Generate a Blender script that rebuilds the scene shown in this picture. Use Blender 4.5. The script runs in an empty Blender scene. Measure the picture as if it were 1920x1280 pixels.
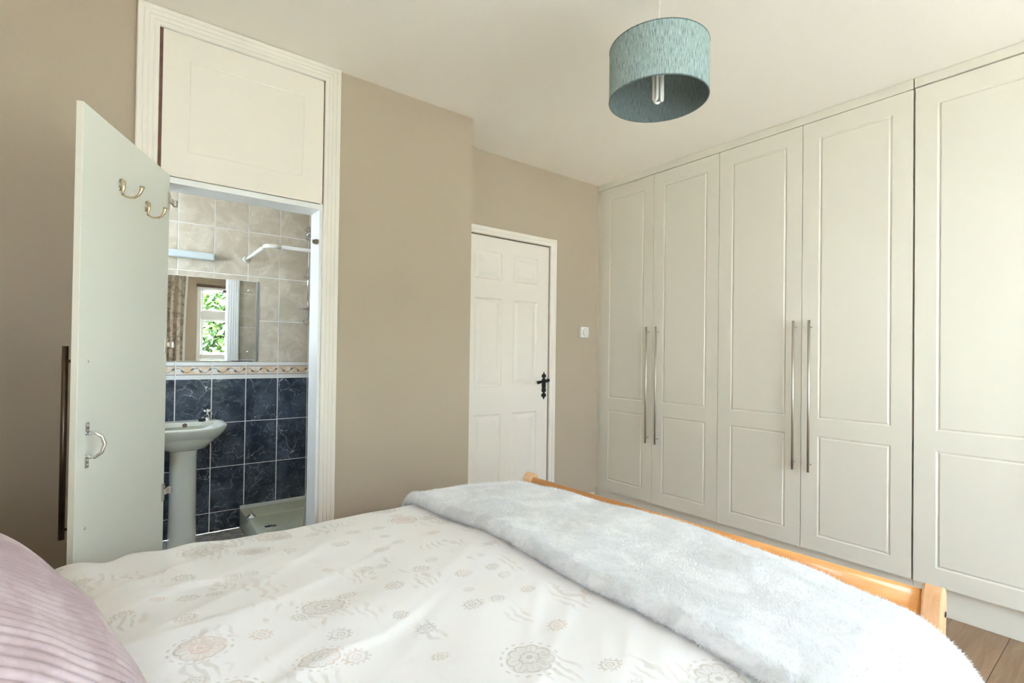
import bpy, bmesh, math, random
from mathutils import Vector, Matrix, noise
from math import pi, sin, cos, sqrt, radians
random.seed(7)
S = bpy.context.scene
COL = S.collection

# ---------------------------------------------------------------- camera
yaw, pitch, roll, fpx = .6584, .0100, .0133, 945.3
CAM = Vector((-3.0043, -2.7454, 1.1925))
f = Vector((sin(yaw)*cos(pitch), cos(yaw)*cos(pitch), sin(pitch)))
r = Vector((cos(yaw), -sin(yaw), 0)); u = r.cross(f)
r2 = r*cos(roll) + u*sin(roll); u2 = -r*sin(roll) + u*cos(roll)
cd = bpy.data.cameras.new('camera'); cam = bpy.data.objects.new('camera', cd); COL.objects.link(cam)
cd.sensor_width = 36; cd.lens = fpx/1920*36; cd.shift_y = 13.24/1920; cd.clip_start = .02
cam.matrix_world = Matrix(((r2.x, u2.x, -f.x, CAM.x), (r2.y, u2.y, -f.y, CAM.y), (r2.z, u2.z, -f.z, CAM.z), (0, 0, 0, 1)))
S.camera = cam

# ---------------------------------------------------------------- sky, daylight, exposure
YW = -4.3                                    # rear wall with the window
w = bpy.data.worlds.new('world'); S.world = w; w.use_nodes = True
nt = w.node_tree; bg = nt.nodes['Background']
tc = nt.nodes.new('ShaderNodeTexCoord'); sx = nt.nodes.new('ShaderNodeSeparateXYZ')
rp = nt.nodes.new('ShaderNodeValToRGB')
nt.links.new(tc.outputs['Generated'], sx.inputs[0]); nt.links.new(sx.outputs['Z'], rp.inputs[0])
rp.color_ramp.elements[0].color = (.77, .862, 1, 1); rp.color_ramp.elements[0].position = 0
rp.color_ramp.elements[1].color = (.58, .745, 1, 1); rp.color_ramp.elements[1].position = .9
nt.links.new(rp.outputs[0], bg.inputs[0]); bg.inputs[1].default_value = 9.0

def portal(name, loc, size, rot):            # light portal in a window opening (only guides sky sampling)
    l = bpy.data.lights.new(name, 'AREA'); l.shape = 'RECTANGLE'; l.size, l.size_y = size
    l.cycles.is_portal = True
    o = bpy.data.objects.new(name, l); o.location = loc; o.rotation_euler = rot; COL.objects.link(o)
portal('rear_window_daylight', (-1.15, YW-.21, 1.27), (1.95, 1.9), (radians(90), 0, pi))
portal('added_window_daylight', (-3.15, YW-.21, 1.27), (.75, 1.9), (radians(90), 0, pi))  # portal for the unseen second rear window, added to brighten the left side
portal('bathroom_window_daylight', (-3.51, .45, 1.7), (.62, .72), (radians(90), 0, radians(90)))

sun = bpy.data.lights.new('sun', 'SUN'); sun.energy = 55; sun.angle = radians(1.5); sun.color = (1, .98, .94)
so = bpy.data.objects.new('sun', sun); COL.objects.link(so); so.rotation_euler = (radians(-32), 0, 0)   # added behind the house; lights the garden, whose bounce brightens the ceiling
V = S.view_settings
V.view_transform = 'Standard'; V.look = 'None'; V.gamma = 1; V.use_curve_mapping = False
V.exposure = 1.70
S.cycles.max_bounces = 14; S.cycles.diffuse_bounces = 10; S.cycles.glossy_bounces = 6
S.cycles.transparent_max_bounces = 12; S.cycles.use_denoising = True
S.cycles.caustics_reflective = True

# ---------------------------------------------------------------- node helpers
class X:                                     # arithmetic on shader sockets
    def __init__(s, t, k): s.t, s.k = t, k
    def _m(s, op, *a):
        n = s.t.nodes.new('ShaderNodeMath'); n.operation = op
        for i, v in enumerate((s,)+a):
            if isinstance(v, X): s.t.links.new(v.k, n.inputs[i])
            else: n.inputs[i].default_value = v
        return X(s.t, n.outputs[0])
    def __add__(s, o): return s._m('ADD', o)
    __radd__ = __add__
    def __sub__(s, o): return s._m('SUBTRACT', o)
    def __mul__(s, o): return s._m('MULTIPLY', o)
    __rmul__ = __mul__
    def __truediv__(s, o): return s._m('DIVIDE', o)
    def __mod__(s, o): return s._m('FLOORED_MODULO', o)
    def abs(s): return s._m('ABSOLUTE')
    def sin(s): return s._m('SINE')
    def sqrt(s): return s._m('SQRT')
    def pw(s, o): return s._m('POWER', o)
    def lt(s, o): return s._m('LESS_THAN', o)
    def gt(s, o): return s._m('GREATER_THAN', o)
    def max(s, o): return s._m('MAXIMUM', o)
    def min(s, o): return s._m('MINIMUM', o)
    def atan2(s, o): return s._m('ARCTAN2', o)
    def band(s, lo, hi, a=0., b=1.):          # smooth map lo..hi -> a..b
        n = s.t.nodes.new('ShaderNodeMapRange'); n.interpolation_type = 'SMOOTHSTEP'
        s.t.links.new(s.k, n.inputs[0])
        for i, v in zip((1, 2, 3, 4), (lo, hi, a, b)): n.inputs[i].default_value = v
        return X(s.t, n.outputs[0])

def newmat(name):
    m = bpy.data.materials.new(name); m.use_nodes = True
    t = m.node_tree; return m, t, t.nodes['Principled BSDF']
def coords(t, rnd=False, scale=(1, 1, 1), which='Object'):
    c = t.nodes.new('ShaderNodeTexCoord'); v = c.outputs[which]
    if rnd:
        oi = t.nodes.new('ShaderNodeObjectInfo'); m = t.nodes.new('ShaderNodeVectorMath'); m.operation = 'SCALE'
        m.inputs[0].default_value = (37, 91, 53); t.links.new(oi.outputs['Random'], m.inputs[3])
        a = t.nodes.new('ShaderNodeVectorMath'); a.operation = 'ADD'
        t.links.new(v, a.inputs[0]); t.links.new(m.outputs[0], a.inputs[1]); v = a.outputs[0]
    if scale != (1, 1, 1):
        m = t.nodes.new('ShaderNodeVectorMath'); m.operation = 'MULTIPLY'; m.inputs[1].default_value = scale
        t.links.new(v, m.inputs[0]); v = m.outputs[0]
    return v
def nz(t, v, scale, detail=4, rough=.55, dist=0.):
    n = t.nodes.new('ShaderNodeTexNoise'); t.links.new(v, n.inputs['Vector'])
    n.inputs['Scale'].default_value = scale; n.inputs['Detail'].default_value = detail
    n.inputs['Roughness'].default_value = rough; n.inputs['Distortion'].default_value = dist
    return X(t, n.outputs[0])
def mix(t, fac, a, b):
    n = t.nodes.new('ShaderNodeMix'); n.data_type = 'RGBA'
    if isinstance(fac, X): t.links.new(fac.k, n.inputs[0])
    else: n.inputs[0].default_value = fac
    for i, v in ((6, a), (7, b)):
        if isinstance(v, tuple): n.inputs[i].default_value = (*v, 1)
        else: t.links.new(v, n.inputs[i])
    return n.outputs[2]
def bump(t, b, h, strength, dist):
    n = t.nodes.new('ShaderNodeBump'); n.inputs['Strength'].default_value = strength
    n.inputs['Distance'].default_value = dist; t.links.new(h.k, n.inputs['Height'])
    t.links.new(n.outputs[0], b.inputs['Normal'])
def simple(name, c, rough=.5, metal=0., var=.04, vs=6., bs=0., bscale=200., coat=0., sheen=0.):
    m, t, b = newmat(name)
    v = coords(t); h = nz(t, v, vs)
    t.links.new(mix(t, h, tuple(x*(1-var) for x in c), tuple(min(1, x*(1+var)) for x in c)), b.inputs['Base Color'])
    b.inputs['Roughness'].default_value = rough; b.inputs['Metallic'].default_value = metal
    b.inputs['Coat Weight'].default_value = coat; b.inputs['Sheen Weight'].default_value = sheen
    if bs: bump(t, b, nz(t, v, bscale, 3), bs, .001)
    return m

M = {}
M['taupe'] = simple('taupe_paint', (.455, .380, .285), .75, var=.03, vs=2, bs=.25, bscale=140)
M['ceiling'] = simple('ceiling_paint', (.89, .845, .765), .85, var=.015, vs=1.5, bs=.15, bscale=90)
M['white'] = simple('white_gloss_paint', (.79, .74, .665), .38, var=.02, vs=5, bs=.15, bscale=60)
M['cupboard'] = simple('ivory_gloss_paint', (.79, .735, .65), .42, var=.015, vs=3)
M['liner'] = simple('white_lining', (.80, .80, .78), .4, var=.02)
M['cream'] = simple('cream_foil', (.715, .685, .59), .34, var=.012, vs=2)
M['sage'] = simple('pale_door_back', (.70, .71, .635), .36, var=.012, vs=2)
M['nickel'] = simple('brushed_nickel', (.60, .56, .49), .42, 1., var=.12, vs=90)
M['chrome'] = simple('chrome', (.80, .80, .80), .10, 1., var=.05)
M['brass'] = simple('aged_brass', (.62, .50, .34), .25, 1., var=.12, vs=30)
M['bronze'] = simple('dark_bronze', (.16, .12, .09), .35, 1., var=.2, vs=50)
M['iron'] = simple('black_iron', (.015, .013, .012), .5, .3, var=.3, vs=90, bs=.5, bscale=300)
M['gapdark'] = simple('dark_red_brown_gap', (.16, .08, .055), .8, var=.5, vs=25)
M['plastic'] = simple('white_plastic', (.78, .77, .73), .35, var=.01)
M['ceramic'] = simple('soft_cream_ceramic', (.72, .715, .62), .12, var=.01, coat=.5)
M['tray'] = simple('pale_green_cream_acrylic', (.58, .60, .47), .25, var=.02)
M['grout'] = simple('white_grout', (.84, .84, .82), .8, var=.06, vs=40)
M['rubber'] = simple('black_rubber', (.012, .012, .012), .5)
M['upvc'] = simple('white_upvc', (.82, .82, .81), .25, var=.01)
M['lens'] = simple('translucent_lamp_cover', (.50, .56, .57), .3)
M['sheet'] = simple('white_cotton', (.80, .80, .80), .9, var=.02, bs=.3, bscale=500)
M['mattress'] = simple('mattress_ticking', (.7, .68, .64), .9)
M['curtaincloth'] = simple('shower_curtain_cloth', (.80, .82, .86), .6, var=.02)
M['plain'] = simple('hall_plaster', (.6, .57, .5), .9)

def mat_wood(name, c1, c2, rough=.3, ax=(1, 12, 12), sc=3., coat=.3):
    m, t, b = newmat(name)
    v = coords(t, True, ax); h = nz(t, v, sc, 6, .6, .6)
    t.links.new(mix(t, h.band(.3, .7), c1, c2), b.inputs['Base Color'])
    b.inputs['Roughness'].default_value = rough; b.inputs['Coat Weight'].default_value = coat
    bump(t, b, h, .15, .001); return m
M['beech'] = mat_wood('honey_beech', (.66, .27, .065), (.78, .37, .12), ax=(12, 1, 12))
M['beechend'] = mat_wood('pale_beech_post', (.70, .38, .18), (.80, .48, .26), ax=(12, 12, 1))
M['oak'] = mat_wood('brown_oak_laminate', (.22, .125, .065), (.31, .19, .105), .38, ax=(1.2, 14, 14), sc=2.5, coat=.15)

def mat_stone_tile():
    m, t, b = newmat('beige_stone_tile')
    v = coords(t, True); n1 = nz(t, v, 9, 5, .6, .8); n2 = nz(t, v, 14, 3, .5, 1.5); n3 = nz(t, v, 60, 3)
    c = mix(t, n1.band(.35, .68), (.49, .43, .335), (.61, .555, .455))
    c = mix(t, (n2 - .5).abs().band(.0, .022, .5, 0.) * n1.band(.5, .62), c, (.74, .70, .62))
    c = mix(t, n3.band(.55, .7) * .25, c, (.42, .35, .26))
    t.links.new(c, b.inputs['Base Color']); b.inputs['Roughness'].default_value = .22
    bump(t, b, n3, .08, .001); return m
def mat_blue_tile():
    m, t, b = newmat('navy_marble_tile')
    v = coords(t, True); n1 = nz(t, v, 8, 5, .6, .6); n2 = nz(t, v, 11, 5, .55, 1.0); n4 = nz(t, v, 7, 6, .6, .5)
    vv = t.nodes.new('ShaderNodeTexVoronoi'); vv.feature = 'DISTANCE_TO_EDGE'; vv.inputs['Scale'].default_value = 9
    vv.inputs['Randomness'].default_value = 1
    dn = t.nodes.new('ShaderNodeVectorMath'); dn.operation = 'MULTIPLY_ADD'
    nn = t.nodes.new('ShaderNodeTexNoise'); nn.inputs['Scale'].default_value = 14; t.links.new(v, nn.inputs['Vector'])
    t.links.new(nn.outputs[1], dn.inputs[0]); dn.inputs[1].default_value = (.09, .09, .09); t.links.new(v, dn.inputs[2])
    t.links.new(dn.outputs[0], vv.inputs['Vector']); e = X(t, vv.outputs['Distance'])
    c = mix(t, n1.band(.3, .72), (.020, .026, .038), (.080, .100, .130))
    c = mix(t, (n2 - .5).abs().band(0, .014, .55, 0.), c, (.26, .29, .33))
    c = mix(t, e.band(0, .012, 1., 0.) * n4.band(.49, .61), c, (.60, .63, .66))
    t.links.new(c, b.inputs['Base Color']); b.inputs['Roughness'].default_value = .13; return m
def mat_border():
    m, t, b = newmat('vine_border_tile')
    s = t.nodes.new('ShaderNodeSeparateXYZ'); t.links.new(coords(t), s.inputs[0])
    x = X(t, s.outputs['X']); z = X(t, s.outputs['Z'])
    vine = z - ((x * (2*pi/.098)) + .9).sin() * .0135
    vl = vine.abs().lt(.0016)
    band = z.abs().lt(.0235)
    # leaves: alternating above and below the vine, tilted ellipses
    def leaf(off, zc, tilt):
        lx = (x + off) % .098 - .049; lz = z - zc
        a = lx * cos(tilt) + lz * sin(tilt); c = lz * cos(tilt) - lx * sin(tilt)
        return ((a / .0105).pw(2) + (c / .0058).pw(2)).lt(1.)
    lf = leaf(.058, .0065, .7).max(leaf(.013, -.0065, -.7))
    bead = ((z.abs() - .0290).abs().lt(.0026)) * (((x * (2*pi/.0085)).sin()).gt(-.25))
    line = (z.abs() - .0250).abs().lt(.0008)
    n1 = nz(t, coords(t, True), 22, 3)
    c = mix(t, band, (.74, .73, .70), (.70, .50, .32))
    c = mix(t, band * n1.band(.45, .6), c, (.74, .68, .60))
    c = mix(t, lf, c, (.10, .15, .20)); c = mix(t, vl, c, (.10, .075, .05))
    c = mix(t, bead.max(line), c, (.13, .095, .06))
    t.links.new(c, b.inputs['Base Color']); b.inputs['Roughness'].default_value = .25; return m
def mat_lino():
    m, t, b = newmat('grey_veined_floor_tile')
    v = coords(t, True); n = nz(t, v, 7, 5, .6, 2.)
    t.links.new(mix(t, (n - .5).abs().band(0, .05, 1., 0.), (.62, .60, .57), (.25, .25, .27)), b.inputs['Base Color'])
    b.inputs['Roughness'].default_value = .35; return m
M['stone'] = mat_stone_tile(); M['blue'] = mat_blue_tile(); M['border'] = mat_border(); M['lino'] = mat_lino()

def mat_duvet():
    m, t, b = newmat('floral_cotton')
    co = coords(t)
    dn = t.nodes.new('ShaderNodeVectorMath'); dn.operation = 'MULTIPLY_ADD'
    nn = t.nodes.new('ShaderNodeTexNoise'); nn.inputs['Scale'].default_value = 9; t.links.new(co, nn.inputs['Vector'])
    t.links.new(nn.outputs[1], dn.inputs[0]); dn.inputs[1].default_value = (.03, .03, 0); t.links.new(co, dn.inputs[2])
    fl = t.nodes.new('ShaderNodeVectorMath'); fl.operation = 'MULTIPLY'; fl.inputs[1].default_value = (1, 1, 0)
    t.links.new(dn.outputs[0], fl.inputs[0]); v = fl.outputs[0]
    def flowers(scale, R, npet, lw, seed):
        ad = t.nodes.new('ShaderNodeVectorMath'); ad.operation = 'ADD'; ad.inputs[1].default_value = (seed, seed*1.7, 0)
        t.links.new(v, ad.inputs[0])
        vo = t.nodes.new('ShaderNodeTexVoronoi'); vo.voronoi_dimensions = '2D'; vo.inputs['Scale'].default_value = scale
        vo.inputs['Randomness'].default_value = .8; t.links.new(ad.outputs[0], vo.inputs['Vector'])
        sb = t.nodes.new('ShaderNodeVectorMath'); sb.operation = 'SUBTRACT'
        t.links.new(ad.outputs[0], sb.inputs[0]); t.links.new(vo.outputs['Position'], sb.inputs[1])
        s = t.nodes.new('ShaderNodeSeparateXYZ'); t.links.new(sb.outputs[0], s.inputs[0])
        sc = t.nodes.new('ShaderNodeSeparateXYZ'); t.links.new(vo.outputs['Color'], sc.inputs[0])
        rx, ry, rz = X(t, sc.outputs[0]), X(t, sc.outputs[1]), X(t, sc.outputs[2])
        px, py = X(t, s.outputs[0]), X(t, s.outputs[1])
        rr = (px*px + py*py*1.5).sqrt() / (rx*.45 + .6); th = py.atan2(px) + ry*6.0
        pet = (th * npet).sin()
        scal = (th * (npet*.5)).sin().abs().pw(.6)
        ring = (rr - R*.80 - scal*(R*.26)).abs().band(lw*.5, lw*1.3, 1., 0.)
        ring2 = (rr - R*.34 - scal*(R*.12)).abs().band(lw*.5, lw*1.2, 1., 0.)
        rays = pet.abs().lt(.25) * rr.gt(R*.5) * rr.lt(R*.88)
        dots = ((th * (npet*2)).sin().gt(.1)) * ((rr - R*1.32).abs().lt(lw*1.0))
        core = rr.lt(R*.15)
        return ring.max(ring2).max(rays * .8).max(dots * .8).max(core), rz, rr.lt(R*1.1)
    a, ra, ia = flowers(5.0, .048, 9, .0028, 0.)
    c_, rc, ic = flowers(11., .017, 6, .0024, 3.3)
    wv = t.nodes.new('ShaderNodeTexWave'); wv.inputs['Scale'].default_value = 14; wv.inputs['Distortion'].default_value = 9
    wv.inputs['Detail'].default_value = 2; wv.inputs['Detail Scale'].default_value = 1.2; t.links.new(v, wv.inputs['Vector'])
    big = nz(t, v, 4.5, 2); med = nz(t, v, 7., 2)
    leaves = X(t, wv.outputs['Fac']).band(.55, .8) * med.band(.54, .62)
    k = (a * ra.gt(.35)).max(c_ * rc.gt(.45) * .9).max(leaves * .55)
    wash = nz(t, v, 12., 3).band(.5, .7) * big.band(.5, .62)
    ink = mix(t, nz(t, v, 6, 1).band(.50, .62), (.47, .43, .37), (.62, .45, .37))
    base = mix(t, wash * .30, (.84, .83, .835), (.75, .70, .66))
    fade = nz(t, v, 30, 2).band(.3, .6, .45, 1.)
    base = mix(t, (ia * ra.gt(.35)) * .22, base, ink)
    t.links.new(mix(t, k * fade * .62, base, ink), b.inputs['Base Color'])
    b.inputs['Roughness'].default_value = .85; b.inputs['Sheen Weight'].default_value = .1
    bump(t, b, nz(t, co, 600, 2), .12, .0006); return m
M['duvet'] = mat_duvet()

def mat_throw():
    m, t, b = newmat('silver_grey_fleece')
    co = coords(t); n1 = nz(t, co, 6, 5, .65, 1.5); n2 = nz(t, co, 45, 4, .6, 1.); n3 = nz(t, co, 900, 2)
    c = mix(t, n1.band(.35, .68), (.73, .74, .755), (.88, .885, .90))
    c = mix(t, n2.band(.5, .7) * .35, c, (.60, .59, .585))
    t.links.new(c, b.inputs['Base Color']); b.inputs['Roughness'].default_value = 1
    b.inputs['Sheen Weight'].default_value = .6; b.inputs['Sheen Roughness'].default_value = .4
    bump(t, b, n3 * .5 + n2, .6, .004); return m
def mat_cord():
    m, t, b = newmat('pink_corduroy')
    co = coords(t); n1 = nz(t, co, 14, 4, .6); n2 = nz(t, co, 500, 2)
    t.links.new(mix(t, n1.band(.35, .65), (.345, .258, .264), (.45, .36, .367)), b.inputs['Base Color'])
    b.inputs['Roughness'].default_value = .95; b.inputs['Sheen Weight'].default_value = .25
    b.inputs['Sheen Roughness'].default_value = .35
    bump(t, b, n2, .3, .001); return m
def mat_shade(name, k):
    m, t, b = newmat(name)
    g = t.nodes.new('ShaderNodeSeparateXYZ'); t.links.new(coords(t), g.inputs[0])
    x, y, z = (X(t, g.outputs[i]) for i in range(3))
    th = y.atan2(x)
    cb = t.nodes.new('ShaderNodeCombineXYZ'); t.links.new((th*1.).k, cb.inputs[0]); t.links.new((z*.40).k, cb.inputs[1])
    n1 = nz(t, cb.outputs[0], 75, 3, .75); n2 = nz(t, cb.outputs[0], 26, 3, .6)
    c = mix(t, n1.band(.36, .66), tuple(q*k for q in (.20, .28, .275)), tuple(q*k for q in (.44, .55, .54)))
    c = mix(t, n2.band(.6, .72) * .6, c, tuple(q*k for q in (.22, .25, .30)))
    c = mix(t, n1.band(.62, .72) * n2.band(.3, .45, 1., .2) * .5, c, tuple(q*k for q in (.50, .62, .58)))
    c = mix(t, (n1*1.).band(.34, .42, 1., 0.) * .8, c, tuple(q*k for q in (.06, .09, .10)))
    t.links.new(c, b.inputs['Base Color']); b.inputs['Roughness'].default_value = .8
    bump(t, b, n1, .5, .002); return m
M['throw'] = mat_throw(); M['cord'] = mat_cord()
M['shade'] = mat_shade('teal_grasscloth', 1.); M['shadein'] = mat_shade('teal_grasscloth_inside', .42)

def mat_curtain():
    m, t, b = newmat('taupe_floral_curtain_cloth')
    co = coords(t); n1 = nz(t, co, 13, 4, .6, 1.2); n2 = nz(t, co, 50, 3)
    c = mix(t, n1.band(.48, .58), (.50, .44, .36), (.30, .25, .20))
    t.links.new(mix(t, n2.band(.5, .65) * .4, c, (.62, .57, .5)), b.inputs['Base Color'])
    b.inputs['Roughness'].default_value = .9; return m
M['curtain'] = mat_curtain()
def mat_mirror():
    m, t, b = newmat('mirror_glass'); b.inputs['Metallic'].default_value = 1; b.inputs['Roughness'].default_value = 0
    h = nz(t, coords(t), 3); t.links.new(mix(t, h, (.90, .92, .90), (.91, .93, .91)), b.inputs['Base Color']); return m
M['mirror'] = mat_mirror()
def mat_pane(name):
    m, t, b = newmat(name); t.nodes.remove(b)
    tr = t.nodes.new('ShaderNodeBsdfTransparent'); gl = t.nodes.new('ShaderNodeBsdfGlossy'); mx = t.nodes.new('ShaderNodeMixShader')
    tr.inputs[0].default_value = (.97, .985, .97, 1); gl.inputs['Roughness'].default_value = .01
    mx.inputs[0].default_value = .06
    t.links.new(tr.outputs[0], mx.inputs[1]); t.links.new(gl.outputs[0], mx.inputs[2])
    t.links.new(mx.outputs[0], t.nodes['Material Output'].inputs[0]); return m
M['pane'] = mat_pane('window_glass')
def mat_leaf():
    m, t, b = newmat('hedge_leaf'); n = nz(t, coords(t), 3, 3)
    t.links.new(mix(t, n.band(.35, .65), (.012, .034, .006), (.06, .12, .02)), b.inputs['Base Color'])
    b.inputs['Roughness'].default_value = .5; return m
M['leaf'] = mat_leaf(); M['bark'] = simple('bark', (.12, .08, .05), .9, var=.3, vs=20)
M['bounce_paving'] = simple('pale_bounce_paving', (.42, .42, .40), .95, var=.15, vs=3)
M['bulb'] = simple('bulb_glass', (.86, .86, .82), .3, var=.01)

# ---------------------------------------------------------------- mesh helpers
class MB:
    def __init__(s): s.v = []; s.f = []; s.sm = []
    def add(s, vs, fs, smooth=False, T=None):
        o = len(s.v)
        s.v += [tuple(T @ Vector(p)) if T else tuple(p) for p in vs]
        s.f += [tuple(i+o for i in q) for q in fs]; s.sm += [smooth]*len(fs); return s
    def box(s, x0, x1, y0, y1, z0, z1, bev=0., T=None):
        x0, x1 = sorted((x0, x1)); y0, y1 = sorted((y0, y1)); z0, z1 = sorted((z0, z1))
        if not bev:
            vs = [(x, y, z) for z in (z0, z1) for y in (y0, y1) for x in (x0, x1)]
            fs = [(0, 2, 3, 1), (4, 5, 7, 6), (0, 1, 5, 4), (2, 6, 7, 3), (0, 4, 6, 2), (1, 3, 7, 5)]
            return s.add(vs, fs, False, T)
        bm = bmesh.new(); bmesh.ops.create_cube(bm, size=1)
        for q in bm.verts: q.co = Vector(((x0+x1)/2+q.co.x*(x1-x0), (y0+y1)/2+q.co.y*(y1-y0), (z0+z1)/2+q.co.z*(z1-z0)))
        bmesh.ops.bevel(bm, geom=bm.edges[:], offset=bev, segments=2, affect='EDGES', profile=.5)
        return s.bm(bm, False, T)
    def bm(s, bm, smooth, T=None):
        bm.verts.index_update()
        s.add([q.co.copy() for q in bm.verts], [tuple(a.index for a in q.verts) for q in bm.faces], smooth, T); bm.free(); return s
    def tube(s, pts, rad, n=12, caps=True, T=None):
        pts = [Vector(p) for p in pts]; vs = []; fs = []
        rr = rad if isinstance(rad, (list, tuple)) else [rad]*len(pts)
        ref = None
        for i, p in enumerate(pts):
            d = (pts[min(i+1, len(pts)-1)] - pts[max(i-1, 0)]).normalized()
            if ref is None: ref = Vector((0, 0, 1)) if abs(d.z) < .9 else Vector((1, 0, 0))
            a = (ref - d*ref.dot(d)).normalized(); b = d.cross(a); ref = a
            for k in range(n):
                q = 2*pi*k/n; vs.append(p + (a*cos(q) + b*sin(q))*rr[i])
        for i in range(len(pts)-1):
            for k in range(n): fs.append((i*n+k, i*n+(k+1) % n, (i+1)*n+(k+1) % n, (i+1)*n+k))
        s.add(vs, fs, True, T)
        if caps:
            m = len(s.v) - len(vs)
            s.f += [tuple(m+k for k in range(n))[::-1], tuple(m+len(vs)-n+k for k in range(n))]; s.sm += [False, False]
        return s
    def lathe(s, prof, c=(0, 0, 0), n=32, T=None):       # prof: (radius, z)
        vs = [(c[0]+a*cos(2*pi*k/n), c[1]+a*sin(2*pi*k/n), c[2]+z) for a, z in prof for k in range(n)]
        fs = [(i*n+k, i*n+(k+1) % n, (i+1)*n+(k+1) % n, (i+1)*n+k) for i in range(len(prof)-1) for k in range(n)]
        return s.add(vs, fs, True, T)
    def grid(s, fn, nu, nv, T=None, close_u=False):
        vs = [fn(i/(nu if close_u else nu-1), j/(nv-1)) for i in range(nu) for j in range(nv)]; fs = []
        for i in range(nu if close_u else nu-1):
            for j in range(nv-1):
                a = i*nv+j; b = ((i+1) % nu)*nv+j; fs.append((a, b, b+1, a+1))
        return s.add(vs, fs, True, T)
    def prism(s, poly, d0, d1, axis='y', T=None):        # 2D polygon extruded between d0 and d1
        n = len(poly)
        P = {'y': lambda a, b, d: (a, d, b), 'x': lambda a, b, d: (d, a, b), 'z': lambda a, b, d: (a, b, d)}[axis]
        vs = [P(a, b, d) for d in (d0, d1) for a, b in poly]
        fs = [tuple(range(n)), tuple(range(n, 2*n))[::-1]] + [(i, i+n, (i+1) % n+n, (i+1) % n) for i in range(n)]
        return s.add(vs, fs, False, T)

def obj(name, mb, m, parent=None, loc=(0, 0, 0), kind=None, label=None, cat=None, group=None, recalc=True):
    me = bpy.data.meshes.new(name); me.from_pydata([tuple(Vector(p) - Vector(loc)) for p in mb.v], [], mb.f)
    me.polygons.foreach_set('use_smooth', mb.sm)
    if recalc:
        bm = bmesh.new(); bm.from_mesh(me); bmesh.ops.recalc_face_normals(bm, faces=bm.faces); bm.to_mesh(me); bm.free()
    me.materials.append(M[m] if isinstance(m, str) else m)
    o = bpy.data.objects.new(name, me); COL.objects.link(o); o.location = loc
    if parent is not None:
        o.parent = parent; o.location = Vector(loc) - Vector(ORG.get(parent.name, (0, 0, 0)))
        ORG[o.name] = tuple(loc)
    else: ORG[o.name] = tuple(loc)
    tag(o, label, cat, group, kind); return o
ORG = {}
def tag(o, label=None, cat=None, group=None, kind=None):
    for k, v in (('label', label), ('category', cat), ('group', group), ('kind', kind)):
        if v: o[k] = v
def thing(name, label, cat, loc=(0, 0, 0), group=None, kind=None):
    o = bpy.data.objects.new(name, None); o.empty_display_size = .05; COL.objects.link(o); o.location = loc
    ORG[o.name] = tuple(loc); tag(o, label, cat, group, kind); return o
def center(mb):
    return tuple((min(p[i] for p in mb.v)+max(p[i] for p in mb.v))/2 for i in range(3))

def wall_y(mb, x0, x1, y0, y1, z0, z1, holes=()):       # wall slab facing +-Y with rectangular holes (hx0,hx1,hz0,hz1)
    cx = x0
    for hx0, hx1, hz0, hz1 in sorted(holes):
        if hx0 > cx: mb.box(cx, hx0, y0, y1, z0, z1)
        if hz0 > z0: mb.box(hx0, hx1, y0, y1, z0, hz0)
        if hz1 < z1: mb.box(hx0, hx1, y0, y1, hz1, z1)
        cx = hx1
    if cx < x1: mb.box(cx, x1, y0, y1, z0, z1)
    return mb

def frame_sweep(mb, prof, x0, x1, z0, z1, y, sgn=-1, closed=False):
    """moulding round an opening x0..x1, up to z1; prof = (outward, proud) pairs; faces -Y if sgn=-1"""
    if closed: cs = [(x0, z0, -1, -1), (x0, z1, -1, 1), (x1, z1, 1, 1), (x1, z0, 1, -1)]
    else: cs = [(x0, z0, -1, 0), (x0, z1, -1, 1), (x1, z1, 1, 1), (x1, z0, 1, 0)]
    n = len(prof); vs = [(cx+a*dx, y+sgn*p, cz+a*dz) for cx, cz, dx, dz in cs for a, p in prof]; fs = []
    m = 4 if closed else 3
    for i in range(m):
        j = (i+1) % 4
        for k in range(n): fs.append((i*n+k, i*n+(k+1) % n, j*n+(k+1) % n, j*n+k))
    if not closed: fs += [tuple(range(n)), tuple(range(3*n, 4*n))[::-1]]
    return mb.add(vs, fs)

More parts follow.
